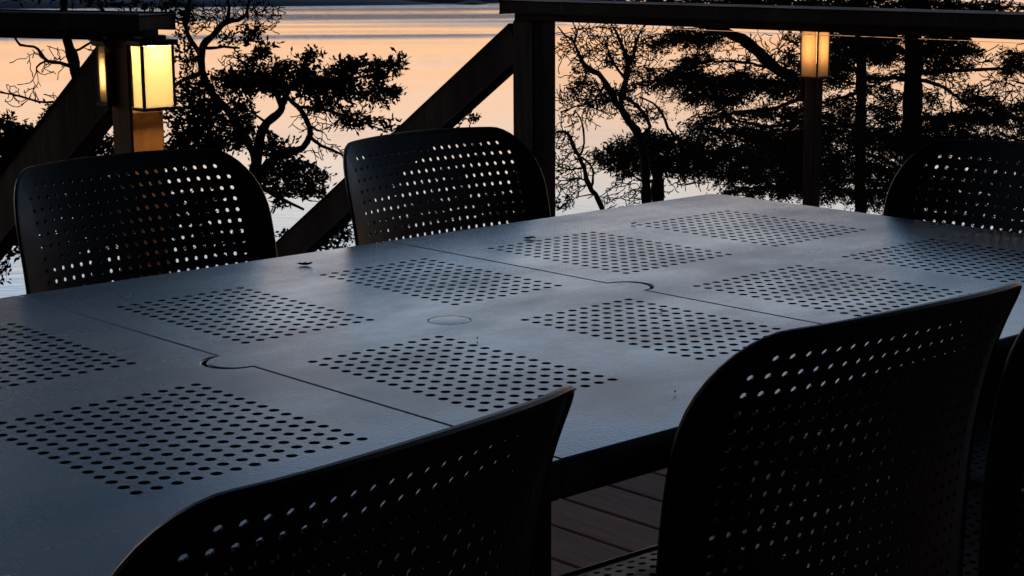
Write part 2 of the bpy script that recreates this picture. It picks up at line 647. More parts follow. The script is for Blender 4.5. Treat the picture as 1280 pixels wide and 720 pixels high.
def make_chair():
    root = thing('garden_chair', 'x', 'chair', (0, 0, 0), 0, 'dark perforated resin chairs round the table')
    ol = rounded(BW - .006, BW - .006, -.012, BACK_H - .004, .066, .012, .004)
    hs = []
    P_ = .0174
    for i in range(22):
        for j in range(19):
            x, y = (i - 10.5) * P_, BACK_H - .025 - j * P_
            if inside(ol, x, y) and margin(ol, x, y) > .018:
                hs.append((x, y, .0033))
    rim = [(.003, .0022), (.0055, .0015), (.0068, -.0015), (.0055, -.0042), (.003, -.0048)]
    # the sheet's own z is the forward side, so rear = -z
    V, Fc = perforated(ol, hs, rim, .0022, lambda x, y, z: back_map(x, y, -z), 8)
    Fc = [tuple(reversed(f)) for f in Fc]
    bo = mesh_obj('backrest', V, Fc, M['chair'], root, sharp=.36)
    # seat: front at y=.45, slightly dished, its own rim
    so = rounded(.200, .222, -.005, .45, .050, .03)
    hs = []
    for i in range(22):
        for j in range(22):
            x, y = (i - 10.5) * .019, .030 + j * .019
            if inside(so, x, y) and margin(so, x, y) > .017:
                hs.append((x, y, .0048))

    def smap(x, y, z):
        d = -.010 * max(0, 1 - (x / .21) ** 2) * max(0, 1 - ((y - .2) / .27) ** 2)
        f = -.012 * max(0, (y - .37) / .08) ** 2
        return (x, y, SEAT_Z - .003 + d + f + z)
    rim = [(.003, .004), (.007, .0045), (.011, .001), (.012, -.010), (.010, -.022), (.004, -.023)]
    V, Fc = perforated(so, hs, rim, .006, smap)
    mesh_obj('seat', V, Fc, M['chair'], root, sharp=.36)
    for sx_, y0, dx, dy, zt_ in ((-1, .40, .022, .03, -.030), (1, .40, .022, .03, -.030), (-1, .03, .018, -.075, -.012), (1, .03, .018, -.075, -.012)):
        mb = MB()
        xt = .195 * sx_ + (-.01 * sx_ if y0 < .1 else 0)
        sec = []
        for k in range(7):
            t = k / 6
            z = (SEAT_Z + zt_) * (1 - t)
            h1, h2 = .021 * (1 - t) + .014 * t, .019 * (1 - t) + .013 * t
            sec.append((xt + dx * sx_ * t, y0 + dy * t ** 1.3, z, h1, h2))
        vv, ff = [], []
        for x, y, z, h1, h2 in sec:
            for a in range(8):
                t = math.pi / 8 + a * math.pi / 4
                vv.append((x + 1.08 * h1 * math.cos(t), y + 1.08 * h2 * math.sin(t), z))
        for k in range(6):
            for a in range(8):
                q = k * 8
                ff.append((q + a, q + 8 + a, q + 8 + (a + 1) % 8, q + (a + 1) % 8))
        ff += [tuple(range(8)), tuple(reversed([48 + a for a in range(8)]))]
        mb.add(vv, ff)
        mb.build('leg', M['chair'], root, sharp=.7)
    return root


chair = make_chair()
#        x, y (of the rear of the seat), heading, label
spots = [
    (.389, .325, 3.195, 'dark perforated chair across the table, with the lit lantern standing behind it'),
    (.942, .256, 3.190, 'dark perforated chair across the table, in front of the sloping stair rail'),
    (1.436, -.526, 1.567, 'dark perforated chair at the far short end of the table, before the fir trees'),
    (-.296, -1.089, .135, 'dark chair seen from behind, nearest and cropped by the bottom edge of the photo'),
    (.319, -1.064, -.046, 'dark chair seen from behind with its whole rounded back in view beside bare deck'),
    (.794, -1.085, .005, 'dark chair seen from behind, cut off by the right edge of the photo'),
]
for i, (x, y, rz, lab) in enumerate(spots):
    o = chair if i == 0 else copy_tree(chair)
    o.location = (x, y, 0)
    o.rotation_euler = (0, 0, rz)
    o['label'] = lab

# ------------------------------------------------------------------ debris lying on the table
def debris(name, px, py, ln, ang, label, kind):
    p = at_z(px, py, T + .001)
    mb = MB()
    pts, rad = [], []
    for k in range(9):
        t = k / 8 - .5
        pts.append((p[0] + math.cos(ang) * t * ln, p[1] + math.sin(ang) * t * ln,
                    T + .0022 + ((.13 if t > 0 else .05) * ln * (2 * t) ** 2 if kind == 'curl' else .0008 * math.sin(6 * t)) * (1 if t > 0 else .4)))
        rad.append(.07 * ln * (1 - .7 * abs(2 * t) ** 2) + .0004)
    mb.tube(pts, rad, 6)
    if kind == 'curl':
        q = Vector(pts[2])
        s_ = Vector((-math.sin(ang), math.cos(ang), 0))
        mb.add([q, q + s_ * .2 * ln + Vector((0, 0, .06 * ln)), Vector(pts[4]) + s_ * .3 * ln + Vector((0, 0, .1 * ln)), Vector(pts[5])],
               [(0, 1, 2, 3)])
        mb.tube([pts[3], Vector(pts[3]) + Vector((-.15, .3, .08)) * ln, Vector(pts[3]) + Vector((-.45, .4, -.02)) * ln], [.035 * ln, .03 * ln, .015 * ln], 5)
    tag(mb.build(name, M['dry'], smooth=True), label, 'debris', 'bits fallen on the table')


VDIR = -YAW + .0
debris('dry_leaf', 382, 331, .019, YAW - math.pi / 2, 'small curled dry leaf lying near the table edge before the stair rail', 'curl')
debris('twig_bit', 662, 298, .018, YAW - math.pi / 2, 'thin dark sliver lying flat near the back edge of the table', 'flat')
debris('leaf_crumb', 792, 280, .009, YAW - 1.3, 'dark crumb beside the corner of the farthest patch of holes', 'flat')
debris('leaf_crumb', 826, 388, .006, YAW - 1.3, 'dark crumb at the edge of the hole patch close to the far seam', 'curl')
debris('leaf_crumb', 597, 424, .005, YAW, 'tiny dark speck between the parasol cap and the hole patch below it', 'curl')
debris('leaf_crumb', 844, 491, .005, YAW, 'tiny dark speck on bare table between the two nearest chair backs', 'curl')

# ------------------------------------------------------------------ deck, railings, stairs
ZR = T + .272                                # top of the cap rail
LP = (1.213, 1.755)                          # corner post with the lantern
CP = (2.533, 1.752)                          # corner post left of the glass
r1 = at_z(1280, 16.5, ZR)
RE = np.array([CP[0], CP[1]]) + (r1[:2] - np.array(CP)) * 1.9
l1 = at_z(0, 15, ZR)
LE = np.array(LP) + (l1[:2] - np.array(LP)) * 4.5

PITCH_B = .1395


def deck_edge(x):
    if x <= LP[0]:
        return max(1.80, LP[1] + (LE[1] - LP[1]) * (x - LP[0]) / (LE[0] - LP[0])) + .08
    if x <= CP[0]:
        return 1.80
    return CP[1] + (RE[1] - CP[1]) * (x - CP[0]) / (RE[0] - CP[0]) + .05


mb = MB()
k0 = -48
for k in range(k0, 40):
    xa = 1.3855 + (k - 1) * PITCH_B + .0035
    xb = xa + PITCH_B - .007
    if xa > RE[0]:
        break
    ye = min(deck_edge(xa), deck_edge(xb)) if xb > CP[0] else deck_edge(.5 * (xa + xb))
    y0 = -5.0
    if ye < y0 + .5:
        break
    cuts = [y0 + R.uniform(.6, 3.0)] if k % 2 else []
    seg = [y0] + cuts + [ye]
    for a, c_ in zip(seg[:-1], seg[1:]):
        mb.box((xa, a + .002, -.036), (xb, c_ - .002, R.uniform(-.0015, .0)), .003)
deck = mb.build('deck', M['deck'])
tag(deck, None, None, None, 'structure')
mb = MB()
for y in np.arange(-4.8, 1.7, .55):
    mb.box((-5.5, y, -.20), (2.50, y + .045, -.038), 0)
scr = MB()
for k in range(-8, 12):
    xc = 1.3855 + (k - .5) * PITCH_B
    for y in np.arange(-1.5, 1.7, .55):
        for dx in (-.045, .045):
            if y + .0225 < deck_edge(xc + dx) - .03 and xc + dx < 2.45:
                c_ = circle(xc + dx + R.uniform(-.004, .004), y + .0225 + R.uniform(-.004, .004), .0045, 8)
                scr.add([(a, b2, .0012) for a, b2 in c_], [tuple(range(8))])
tag(scr.build('deck_screws', M['metal'], deck), None, None)
joist = mb.build('deck_joists', M['wood'])
tag(joist, None, None, None, 'structure')


def railing(name, label, a, b_, first_post, posts, glass):
    a, b_ = Vector((*a, 0)), Vector((*b_, 0))
    d = (b_ - a).normalized()
    root = thing(name, label, 'railing', (a.x, a.y, 0))
    def loc(v):
        return (v.x - a.x, v.y - a.y, v.z)
    for q in posts:
        p = a + (b_ - a) * q
        mb = MB()
        h = .046
        top = ZR - .059
        mb.box((p.x - a.x - h, p.y - a.y - h, -.45), (p.x - a.x + h, p.y - a.y + h, top), .005)
        mb.build('post', M['post'] if (first_post == 'stained' and q == 0) else M['wood'], root)
    cap0, cap1 = a - d * .068, b_ + d * .05
    mb = MB()
    mb.beam(loc(cap0 + Vector((0, 0, ZR - .018))), loc(cap1 + Vector((0, 0, ZR - .018))), .14, .036)
    mb.build('cap_rail', M['wood'], root)
    mb = MB()
    mb.beam(loc(a + d * -.046 + Vector((0, 0, ZR - .0475))), loc(b_ + Vector((0, 0, ZR - .0475))), .060, .0215)
    mb.build('sub_rail', M['wood'], root)
    if glass:
        for q0, q1 in zip(posts[:-1], posts[1:]):
            p0, p1 = a + (b_ - a) * q0 + d * .06, a + (b_ - a) * q1 - d * .06
            mb = MB()
            mb.beam(loc(p0 + Vector((0, 0, .515))), loc(p1 + Vector((0, 0, .515))), .008, .86, bev=.001)
            mb.build('glass_panel', M['glass'], root)
        mb = MB()
        mb.beam(loc(a + d * .05 + Vector((0, 0, .06))), loc(b_ + Vector((0, 0, .06))), .05, .04)
        mb.build('bottom_rail', M['wood'], root)
    return root


rail_r = railing('deck_railing', 'dark timber railing with flat cap rail and clear glass in front of the firs', CP, RE, 'dark', [0, .62, 1.0], True)
rail_l = railing('deck_railing', 'dark timber railing running out of the photo from the lantern post', LP, LE, 'stained', [0, .5, 1.0], False)


def stair_rail(label, x, y0, z0, w, h, ln, slope):
    root = thing('stair_handrail', label, 'handrail', (x, y0, 0), 0, 'handrails of the stairs')
    mb = MB()
    c, s = math.cos(slope), math.sin(slope)
    mb.beam((0, .03, z0), (0, .03 + ln * c, z0 - ln * s), w, h, bev=.005)
    mb.build('rail', M['wood'], root)
    for t in (.55, .98):
        mb = MB()
        yy, zz = .03 + ln * c * t, z0 - ln * s * t
        mb.box((-.04, yy - .04, zz - 1.15), (.04, yy + .04, zz - h * .55), .004)
        mb.build('post', M['wood'], root)
    return root


SL = math.radians(33.0)
stair_rail('sloping stair handrail running down from the post left of the glass railing', CP[0] - .005, CP[1] + .02, ZR - .115, .045, .105, 3.2, SL)
stair_rail('broad sloping stair handrail running down behind the lantern post', LP[0] - .01, LP[1] + .02, ZR - .125, .045, .15, 3.2, SL)
st_root = thing('staircase', 'timber stairs dropping from the deck between the two sloping handrails', 'stairs', (0, 0, 0))
c, s = math.cos(SL), math.sin(SL)
for x in (LP[0] + .05, CP[0] - .05):
    mb = MB()
    mb.beam((x, 1.84, -.16), (x, 1.84 + 3.3 * c, -.16 - 3.3 * s), .04, .26)
    mb.build('stringer', M['wood'], st_root)
for k in range(11):
    mb = MB()
    y = 1.87 + k * .27
    z = -.17 - k * .27 * math.tan(SL)
    mb.box((LP[0] + .075, y, z - .036), (CP[0] - .075, y + .255, z), .004)
    mb.build('tread', M['deck'], st_root)


# ------------------------------------------------------------------ lanterns
def lantern(label, loc, rz, w, d, h, bulb, bulb_h, group='porch lanterns', slim=False):
    """back at y=0, projects towards -y, origin at the bottom centre of its back"""
    root = thing('porch_lantern', label, 'lantern', loc, rz, group)
    t = .007
    mb = MB()
    for x in (-w / 2 + t / 2, w / 2 - t / 2):
        for y in (-d + t / 2, -t / 2 - .002):
            mb.box((x - t / 2, y - t / 2, .008), (x + t / 2, y + t / 2, h - .008), .001)
    # bottom ring (open below) and the top plate with a lip
    mb.box((-w / 2 - .004, -d - .004, 0), (w / 2 + .004, -d + .008, .0075), .001)
    mb.box((-w / 2 - .004, -.010, 0), (w / 2 + .004, -.002, .0075), .001)
    mb.box((-w / 2 - .004, -d + .0085, 0), (-w / 2 + .008, -.0105, .0075), .001)
    mb.box((w / 2 - .008, -d + .0085, 0), (w / 2 + .004, -.0105, .0075), .001)
    mb.build('frame', M['metal'], root)
    mb = MB()
    mb.box((-w / 2 - .008, -d - .008, h - .0075), (w / 2 + .008, -.001, h + .006), .002)
    mb.box((-w / 2 + .012, -d + .012, h + .0065), (w / 2 - .012, -.004, h + .016), .002)
    mb.build('top_cap', M['metal'], root)
    mb = MB()
    mb.box((-w / 2 + t + .001, -.006, .03), (w / 2 - t - .001, -.001, h - .009), 0)
    mb.build('back_plate', M['metal'], root)
    for (x0, y0, x1, y1) in ((-w / 2 + t, -d + .002, w / 2 - t, -d + .005),
                             (-w / 2 + .002, -d + t, -w / 2 + .005, -t - .003), (w / 2 - .005, -d + t, w / 2 - .002, -t - .003)):
        side = slim and x1 - x0 < .01
        mb = MB()
        mb.box((x0, y0, .0085), (x1, y1, h - .0085), 0)
        mb.build('side_plate' if side else 'glass_pane', M['metal'] if side else M['frost'], root)
    mb = MB()
    bm = bmesh.new()
    bmesh.ops.create_uvsphere(bm, u_segments=12, v_segments=8, radius=.006 if slim else .013)
    for v in bm.verts:
        v.co = Vector((v.co.x, v.co.y - d * .52, v.co.z * (6 if slim else 1.25) + bulb_h))
    mb.bm(bm)
    if not slim:
        mb.tube([(0, -d * .52, bulb_h + .012), (0, -d * .52, h - .008)], [.009, .009], 8)
    nb = mb.build('bulb', bulb, root, smooth=True)
    return root


pf = LP[1] - .046                            # camera-side face of the lantern post
lantern('lit square porch lantern glowing yellow on the deck corner post', (LP[0] + .001, pf - .001, T + .046), 0, .090, .058, .162, M['bulb'], .135)
lantern('thin dim lantern strip on the left side of the sloping rail behind the lantern post', (LP[0] - .036, LP[1] + .047, T + .052), -math.pi / 2, .046, .030, .152, M['bulb_strip'], .076, slim=True)
# a path lantern on its own post beyond the glass
bp_ = at(1018, 95, 9.3)
lampost = thing('lamp_post', 'slim dark timber post beyond the glass that carries a dim lantern', 'post', (bp_[0], bp_[1], 0))
mb = MB()
mb.box((-.034, -.034, -6.0), (.034, .034, bp_[2] - .012), .004)
mb.build('shaft', M['wood'], lampost)
mb = MB()
mb.box((-.066, -.066, bp_[2] - .0115), (.066, .066, bp_[2] - .001), .002)
mb.build('top_plate', M['metal'], lampost)
path_l = thing('porch_lantern', 'dim amber lantern on the slim post beyond the glass railing', 'lantern', tuple(bp_), .80 - math.pi / 4 + .04, 'porch lanterns')
w, h, t = .104, .30, .008
mb = MB()
for x in (-w / 2, w / 2):
    for y in (-w / 2, w / 2):
        mb.box((x - t / 2, y - t / 2, 0), (x + t / 2, y + t / 2, h), .001)
mb.build('frame', M['metal'], path_l)
mb = MB()
mb.box((-w / 2 - .02, -w / 2 - .02, h + .0005), (w / 2 + .02, w / 2 + .02, h + .02), .004)
mb.build('top_cap', M['metal'], path_l)
for (x0, y0, x1, y1) in ((-w / 2 + t, -w / 2 - .002, w / 2 - t, -w / 2 + .002), (-w / 2 + t, w / 2 - .002, w / 2 - t, w / 2 + .002),
                         (-w / 2 - .002, -w / 2 + t, -w / 2 + .002, w / 2 - t), (w / 2 - .002, -w / 2 + t, w / 2 + .002, w / 2 - t)):
    mb = MB()
    mb.box((x0, y0, .001), (x1, y1, h - .001), 0)
    mb.build('glass_pane', M['frost'], path_l)
bm = bmesh.new()
bmesh.ops.create_uvsphere(bm, u_segments=12, v_segments=8, radius=.030)
mb = MB()
for v in bm.verts:
    v.co = Vector((v.co.x, v.co.y, v.co.z * 3 + .15))
mb.bm(bm)
mb.build('bulb', M['bulb_dim'], path_l, smooth=True)

# ------------------------------------------------------------------ land, sea, islands
SEA_Z = -15.0


def frame_pt(fwd, side, z):
    f2, s2 = np.array([math.cos(YAW), math.sin(YAW)]), np.array([math.sin(YAW), -math.cos(YAW)])
    q = EYE[:2] + f2 * fwd + s2 * side
    return (q[0], q[1], z)


vv, ff = [], []
NF, NS = 60, 70
prof = [(-60, -.9), (0, -.9), (4, -1.3), (7, -2.6), (12, -4.6), (20, -8.5), (30, -13.5), (36, -15.8), (60, -22)]
for i in range(NF):
    fwd = -50 + 110 * (i / (NF - 1))
    for j in range(NS):
        side = -90 + 180 * j / (NS - 1)
        z = np.interp(fwd + 1.2 * math.sin(side * .35), [q[0] for q in prof], [q[1] for q in prof])
        z += R.uniform(-.25, .25) * (1 if fwd > 5 else .2)
        vv.append(frame_pt(fwd, side, z))
for i in range(NF - 1):
    for j in range(NS - 1):
        a = i * NS + j
        ff.append((a, a + 1, a + NS + 1, a + NS))
tag(mesh_obj('ground', vv, ff, M['rock'], smooth=True), None, None, None, 'structure')

vv, ff = [], []
rows = [10, 60, 120, 240, 480, 1000, 3000, 9000]
for d_ in rows:
    for k in range(9):
        vv.append(frame_pt(d_, (-1.6 + .4 * k) * max(d_, 120), SEA_Z))
for i in range(len(rows) - 1):
    for k in range(8):
        a = i * 9 + k
        ff.append((a, a + 1, a + 10, a + 9))
tag(mesh_obj('water', vv, ff, M['water']), None, None, None, 'structure')


def island(x_px0, x_px1, base_py, heights, label, depth_r):
    dist = (EYE[2] - SEA_Z) / -(ray(640, base_py)[2]) * 1.0
    n = 70
    vv, ff = [], []
    ms = 9
    for i in range(n):
        t = i / (n - 1)
        px = x_px0 + (x_px1 - x_px0) * t
        side = (px - 640) / F_PX * dist
        env = np.interp(t, [q[0] for q in heights], [q[1] for q in heights]) * R.uniform(.9, 1.08)
        for j in range(ms):
            a = math.pi * j / (ms - 1)
            fr_ = dist + depth_r * (1 - math.cos(a)) / 2 * (.35 + .65 * min(1, env / 8)) + depth_r * .03 * math.sin(7 * t + 1)
            z = SEA_Z - .3 + env * math.sin(a) ** .75 * (1 + .10 * R.uniform(-1, 1))
            vv.append(frame_pt(fr_, side, z))
    for i in range(n - 1):
        for j in range(ms - 1):
            a = i * ms + j
            ff.append((a, a + ms, a + ms + 1, a + 1))
    o = mesh_obj('island', vv, ff, M['island'], smooth=True)
    return tag(o, None, None, None, 'structure')


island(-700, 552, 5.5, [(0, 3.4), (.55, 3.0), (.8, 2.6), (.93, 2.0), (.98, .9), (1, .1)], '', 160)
island(200, 800, 2.2, [(0, 2.6), (.4, 3.0), (.6, 3.2), (.8, 2.0), (1, .1)], '', 60)  # added low headland, covers the bright gap between island and islet
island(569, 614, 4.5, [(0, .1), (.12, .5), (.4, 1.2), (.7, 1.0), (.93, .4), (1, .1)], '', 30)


# ------------------------------------------------------------------ trees
def spray(V, Fc, base, axis, n, ll, lw, length, rnd):
    """a flat drooping fir spray: needles to both sides of a short twig"""
    ax = Vector((axis.x, axis.y, axis.z * .35 - rnd.uniform(.0, .45))) + Vector((rnd.gauss(0, .35), rnd.gauss(0, .35), rnd.gauss(0, .15)))
    if ax.length < 1e-4:
        return
    ax.normalize()
    sd = ax.cross(Vector((rnd.gauss(0, .35), rnd.gauss(0, .35), 1)))
    sd.normalize()
    ln = length * rnd.uniform(.55, 1.25)
    for i in range(n):
        t = i / (n - 1)
        o = base + ax * (t * ln) + Vector((0, 0, -.25 * ln * t * t))
        l = ll * (1 - .55 * t) * rnd.uniform(.65, 1.2)
        for sg in (-1, 1):
            if rnd.random() < .12:
                continue
            d = (ax * rnd.uniform(.5, 1.0) + sd * sg + Vector((0, 0, rnd.gauss(0, .25)))).normalized()
            w = d.cross(Vector((rnd.gauss(0, 1), rnd.gauss(0, 1), rnd.gauss(0, 1)))).normalized() * lw * .5
            k = len(V)
            m_ = o + d * l * .45
            V += [tuple(o), tuple(m_ + w), tuple(o + d * l), tuple(m_ - w)]
            Fc.append((k, k + 1, k + 2, k + 3))


def tuft_leaves(V, Fc, centre, axis, n, ll, lw, spread, rnd, flat):
    """n small pointed blades around a short twig"""
    for _ in range(n):
        d = axis * rnd.uniform(.2, 1.0) + Vector((rnd.gauss(0, 1), rnd.gauss(0, 1), rnd.gauss(0, 1) * flat)) * .75
        if d.length < 1e-4:
            continue
        d.normalize()
        o = centre + axis * rnd.uniform(-1, 1) * spread + Vector((rnd.gauss(0, .45), rnd.gauss(0, .45), rnd.gauss(0, .45) * flat)) * spread
        l = ll * rnd.uniform(.45, 1.35)
        w = lw * rnd.uniform(.6, 1.3)
        s_ = d.cross(Vector((rnd.gauss(0, 1), rnd.gauss(0, 1), rnd.gauss(0, 1))))
        if s_.length < 1e-4:
            continue
        s_.normalize()
        k = len(V)
        m_ = o + d * l * .5
        V += [tuple(o), tuple(m_ + s_ * w * .5), tuple(o + d * l), tuple(m_ - s_ * w * .5)]
        Fc.append((k, k + 1, k + 2, k + 3))


def build_tree(name, label, cat, depth, limbs, clumps, leaf, seed, group, twig_px=1.4, bare=(), base=None, crown_mat='leaves', flat=.8, more=1.0):
    """limbs: lists of (px, py, depth offset, radius in px); clumps: (px, py, rx, ry, tufts); bare: (px, py, rx, ry, tips)"""
    rnd = random.Random(seed)
    s = depth / F_PX                        # metres per photo pixel there
    org = Vector(at(*(base or limbs[0][0][:2]), depth))
    ground = np.interp(depth, [q[0] for q in prof], [q[1] for q in prof]) - .3
    root = thing(name, label, cat, (org.x, org.y, ground), 0, group)
    R0 = Vector((org.x, org.y, ground))
    wood = MB()
    nodes, rads, ndir = [], [], []
    first = limbs[0][0]
    p0 = Vector(at(first[0], first[1], depth + first[2]))
    if p0.z > ground + .05:                 # carry the trunk down to the ground
        q = [R0 + Vector((rnd.uniform(-.1, .1), rnd.uniform(-.1, .1), 0)), R0.lerp(p0, .5) + Vector((rnd.uniform(-.1, .1), rnd.uniform(-.1, .1), 0)), p0]
        rr = first[3] * s
        wood.tube([v - R0 for v in q], [rr * 1.6, rr * 1.2, rr], 8)
    for lb in limbs:
        pts = [Vector(at(a, b2, depth + c_)) for a, b2, c_, _ in lb]
        rr = [q[3] * s for q in lb]
        # smooth and roughen
        P2, R2 = [], []
        for i in range(len(pts) - 1):
            a0, a1, a2, a3 = pts[max(i - 1, 0)], pts[i], pts[i + 1], pts[min(i + 2, len(pts) - 1)]
            nn = max(2, int((a2 - a1).length / (9 * s)))
            for k in range(nn):
                t = k / nn
                v = .5 * ((2 * a1) + (a2 - a0) * t + (2 * a0 - 5 * a1 + 4 * a2 - a3) * t * t + (3 * a1 - a0 - 3 * a2 + a3) * t ** 3)
                P2.append(v + Vector((rnd.gauss(0, .6), rnd.gauss(0, .6), rnd.gauss(0, .5))) * s)
                R2.append((rr[i] * (1 - t) + rr[i + 1] * t) * rnd.uniform(.88, 1.15))
        P2.append(pts[-1])
        R2.append(rr[-1])
        wood.tube([v - R0 for v in P2], R2, 7)
        nodes += P2
        for i in range(len(P2)):
            dd_ = (P2[min(i + 1, len(P2) - 1)] - P2[max(i - 1, 0)])
            ndir.append(tuple(dd_.normalized()))
        rads += R2
    # twig tips
    tips = []
    for src, is_bare in ((clumps, False), (bare, True)):
        for (cx, cy, rx, ry, n, *big) in src:
            for _ in range(int(n * more) if not is_bare else int(n * 6)):
                while True:
                    u, v, w_ = rnd.uniform(-1, 1), rnd.uniform(-1, 1), rnd.uniform(-1, 1)
                    if u * u + v * v + w_ * w_ < 1:
                        break
                dd = w_ * min(rx, 60) * s * .9
                if rnd.random() < (.5 if flat < .6 else .22):          # stragglers, so that no clump ends in a smooth line
                    e = rnd.uniform(1.1, 1.6)
                    u, v = u * e, v * e * (1.35 if flat < .6 else 1)
                tips.append((Vector(at(cx + u * rx, cy + v * ry, depth + dd)), is_bare, big[0] if big else 1.0))
    A = np.array([tuple(v) for v in nodes])
    RA = list(rads)
    pos = [v.copy() for v in nodes]
    tp = np.array([tuple(t[0]) for t in tips]) if tips else np.zeros((0, 3))
    order = []
    if len(tp):
        d0 = np.min(((tp[:, None, :] - A[None, :, :]) ** 2).sum(-1), 1)
        order = list(np.argsort(d0))
    V, Fc = [], []
    cap_n = len(A) + len(order) * 4 + 10
    buf = np.zeros((cap_n, 3))
    buf[:len(A)] = A
    dbuf = np.zeros((cap_n, 3))
    dbuf[:len(A)] = np.array(ndir)
    cnt = len(A)
    for q in order:
        t, is_bare, bg_ = tips[q]
        tv = np.array(tuple(t))
        dl = tv - buf[:cnt]
        dist = np.sqrt((dl ** 2).sum(-1)) + 1e-6
        j = int(np.argmin(dist * (1.75 - (dl * dbuf[:cnt]).sum(-1) / dist)))
        a = pos[j]
        ln = (t - a).length
        r0 = min(RA[j] * .7, twig_px * s * (.45 + .35 * min(1, ln / (40 * s))))
        k = 3 if ln > 12 * s else 2
        pts, rr = [a], [r0]
        for i in range(1, k + 1):
            f = i / k
            jit = ln * .055
            v = a.lerp(t, f) + (Vector((rnd.gauss(0, 1), rnd.gauss(0, 1), rnd.gauss(0, 1))) * jit if i < k else Vector())
            if i < k:
                v.z -= ln * .05
            pts.append(v)
            rr.append(max(.62 * s, r0 * (1 - .5 * f)))
            if cnt < cap_n:
                buf[cnt] = v
                dbuf[cnt] = np.array(tuple((t - a).normalized())) if ln > 1e-6 else 0
                cnt += 1
                pos.append(v)
                RA.append(rr[-1])
        wood.tube([v - R0 for v in pts], rr, 4, cap=False)
        if not is_bare:
            ax = (t - a)
            ax = ax.normalized() if ax.length > 1e-6 else Vector((0, 0, 1))
            if flat < .6:
                spray(V, Fc, t - R0, ax, 9, leaf[0] * s * .85, leaf[1] * s * 1.05, leaf[2] * s * 3.0, rnd)
                if rnd.random() < .45:
                    continue
            tuft_leaves(V, Fc, t - R0, ax, leaf[3], leaf[0] * s * bg_, leaf[1] * s * bg_, leaf[2] * s * bg_, rnd, flat)
    wood.build('trunk', M['bark'], root, smooth=True)
    if V:
        mesh_obj('crown', V, Fc, M[crown_mat], root)
    return root


BROAD = (8.5, 3.6, 6.0, 9)
FIR = (8.0, 2.0, 7.0, 15)
GA = 'trees on the bank below the deck'

# gnarled madrona left of the stairs
build_tree('madrona_tree', 'gnarled tree with twisted limbs and dark flat foliage above the two far chairs', 'tree', 15.0, [
    [(318, 420, 0, 9), (318, 300, 0, 8), (317, 225, 0, 7), (321, 196, 0, 6.5), (327, 167, 0, 6), (334, 153, 0, 5.5), (347, 143, 0, 5), (352, 134, .05, 4.5), (348, 122, .1, 4), (342, 108, .1, 3.5)],
    [(352, 134, .05, 4), (358, 118, 0, 3.4), (370, 104, -.1, 3), (400, 100, -.2, 2.5), (440, 98, -.2, 1.8), (475, 92, -.2, 1.2), (500, 78, -.2, .8)],
    [(320, 230, 0, 6), (335, 205, -.1, 5), (353, 194, -.1, 4.5), (378, 185, -.1, 4), (387, 168, -.15, 4), (384, 151, -.1, 3.4), (373, 134, 0, 3), (360, 122, 0, 2.5)],
    [(387, 170, -.15, 2.4), (402, 182, -.2, 2), (427, 192, -.2, 1.4), (440, 205, -.2, .9)],
    [(386, 158, -.15, 2), (396, 162, -.1, 1.4), (405, 166, -.1, .6)],
    [(373, 134, 0, 2.4), (400, 136, .1, 2), (430, 145, .1, 1.6), (452, 152, .1, 1.2), (485, 166, .1, .7)],
    [(320, 200, 0, 5), (306, 170, .2, 4.5), (286, 140, .3, 4.5), (262, 112, .3, 5), (252, 88, .3, 4.8), (252, 63, .3, 4.6), (258, 51, .3, 4.4), (272, 38, .3, 4), (284, 27, .3, 3.4), (298, 25, .3, 2.6), (307, 18, .3, 2.2), (311, 4, .3, 1.8), (318, -30, .3, 1.2)],
    [(284, 27, .3, 2.6), (286, 8, .35, 2.2), (281, -18, .35, 1.5)],
    [(252, 70, .3, 3.2), (240, 52, .4, 3), (232, 32, .4, 2.8), (238, 8, .4, 2.6), (234, -25, .4, 1.8)],
    [(252, 90, .3, 3), (238, 96, .4, 2.8), (224, 103, .4, 2.5), (205, 118, .4, 1.6)],
    [(258, 60, .3, 2.4), (280, 59, .2, 2), (300, 60, .2, 1.3)],
    [(333, 153, 0, 2), (322, 146, .1, 1.6), (310, 138, .1, 1)],
    [(320, 230, 0, 4), (345, 245, .1, 3), (380, 262, .1, 1.6)],
], [
    (345, 104, 62, 17, 190), (400, 104, 40, 20, 130), (430, 112, 28, 14, 50), (300, 100, 32, 16, 70), (360, 84, 30, 9, 40), (388, 68, 9, 10, 14), (432, 86, 12, 12, 20),
    (455, 84, 26, 9, 40), (480, 86, 22, 9, 34), (497, 76, 9, 8, 10), (474, 100, 10, 10, 14), (466, 117, 32, 9, 50), (496, 114, 10, 6, 9), (405, 132, 28, 8, 30),
    (444, 150, 26, 10, 42), (480, 156, 12, 10, 10), (312, 45, 12, 14, 22), (330, 62, 10, 12, 14), (318, 74, 16, 10, 20), (287, 48, 14, 6, 10),
    (255, 112, 34, 22, 55), (290, 140, 30, 24, 80), (262, 150, 24, 18, 40), (245, 178, 26, 12, 40), (285, 178, 26, 12, 34), (330, 175, 14, 14, 16), (345, 190, 28, 12, 50),
    (365, 214, 36, 14, 80), (335, 222, 22, 16, 50), (395, 222, 14, 9, 14), (372, 238, 30, 10, 40), (348, 246, 10, 14, 14), (400, 238, 12, 8, 9), (236, 75, 14, 26, 24), (228, 30, 12, 18, 18),
    (222, 186, 16, 12, 40), (215, 140, 12, 22, 22), (236, 160, 22, 16, 60), (250, 140, 20, 16, 40), (262, 182, 26, 10, 40), (240, 118, 18, 14, 30), (300, 165, 20, 14, 30),
    (290, -60, 90, 30, 50),
], BROAD, 3, GA, 1.5, bare=[(330, 20, 26, 18, 34), (300, 10, 40, 20, 30), (260, 20, 30, 20, 26), (240, 20, 28, 22, 26), (400, 150, 40, 24, 24), (300, 76, 30, 10, 18), (410, 190, 26, 12, 12), (230, 120, 14, 26, 14), (380, 22, 10, 6, 0)], base=(318, 420))

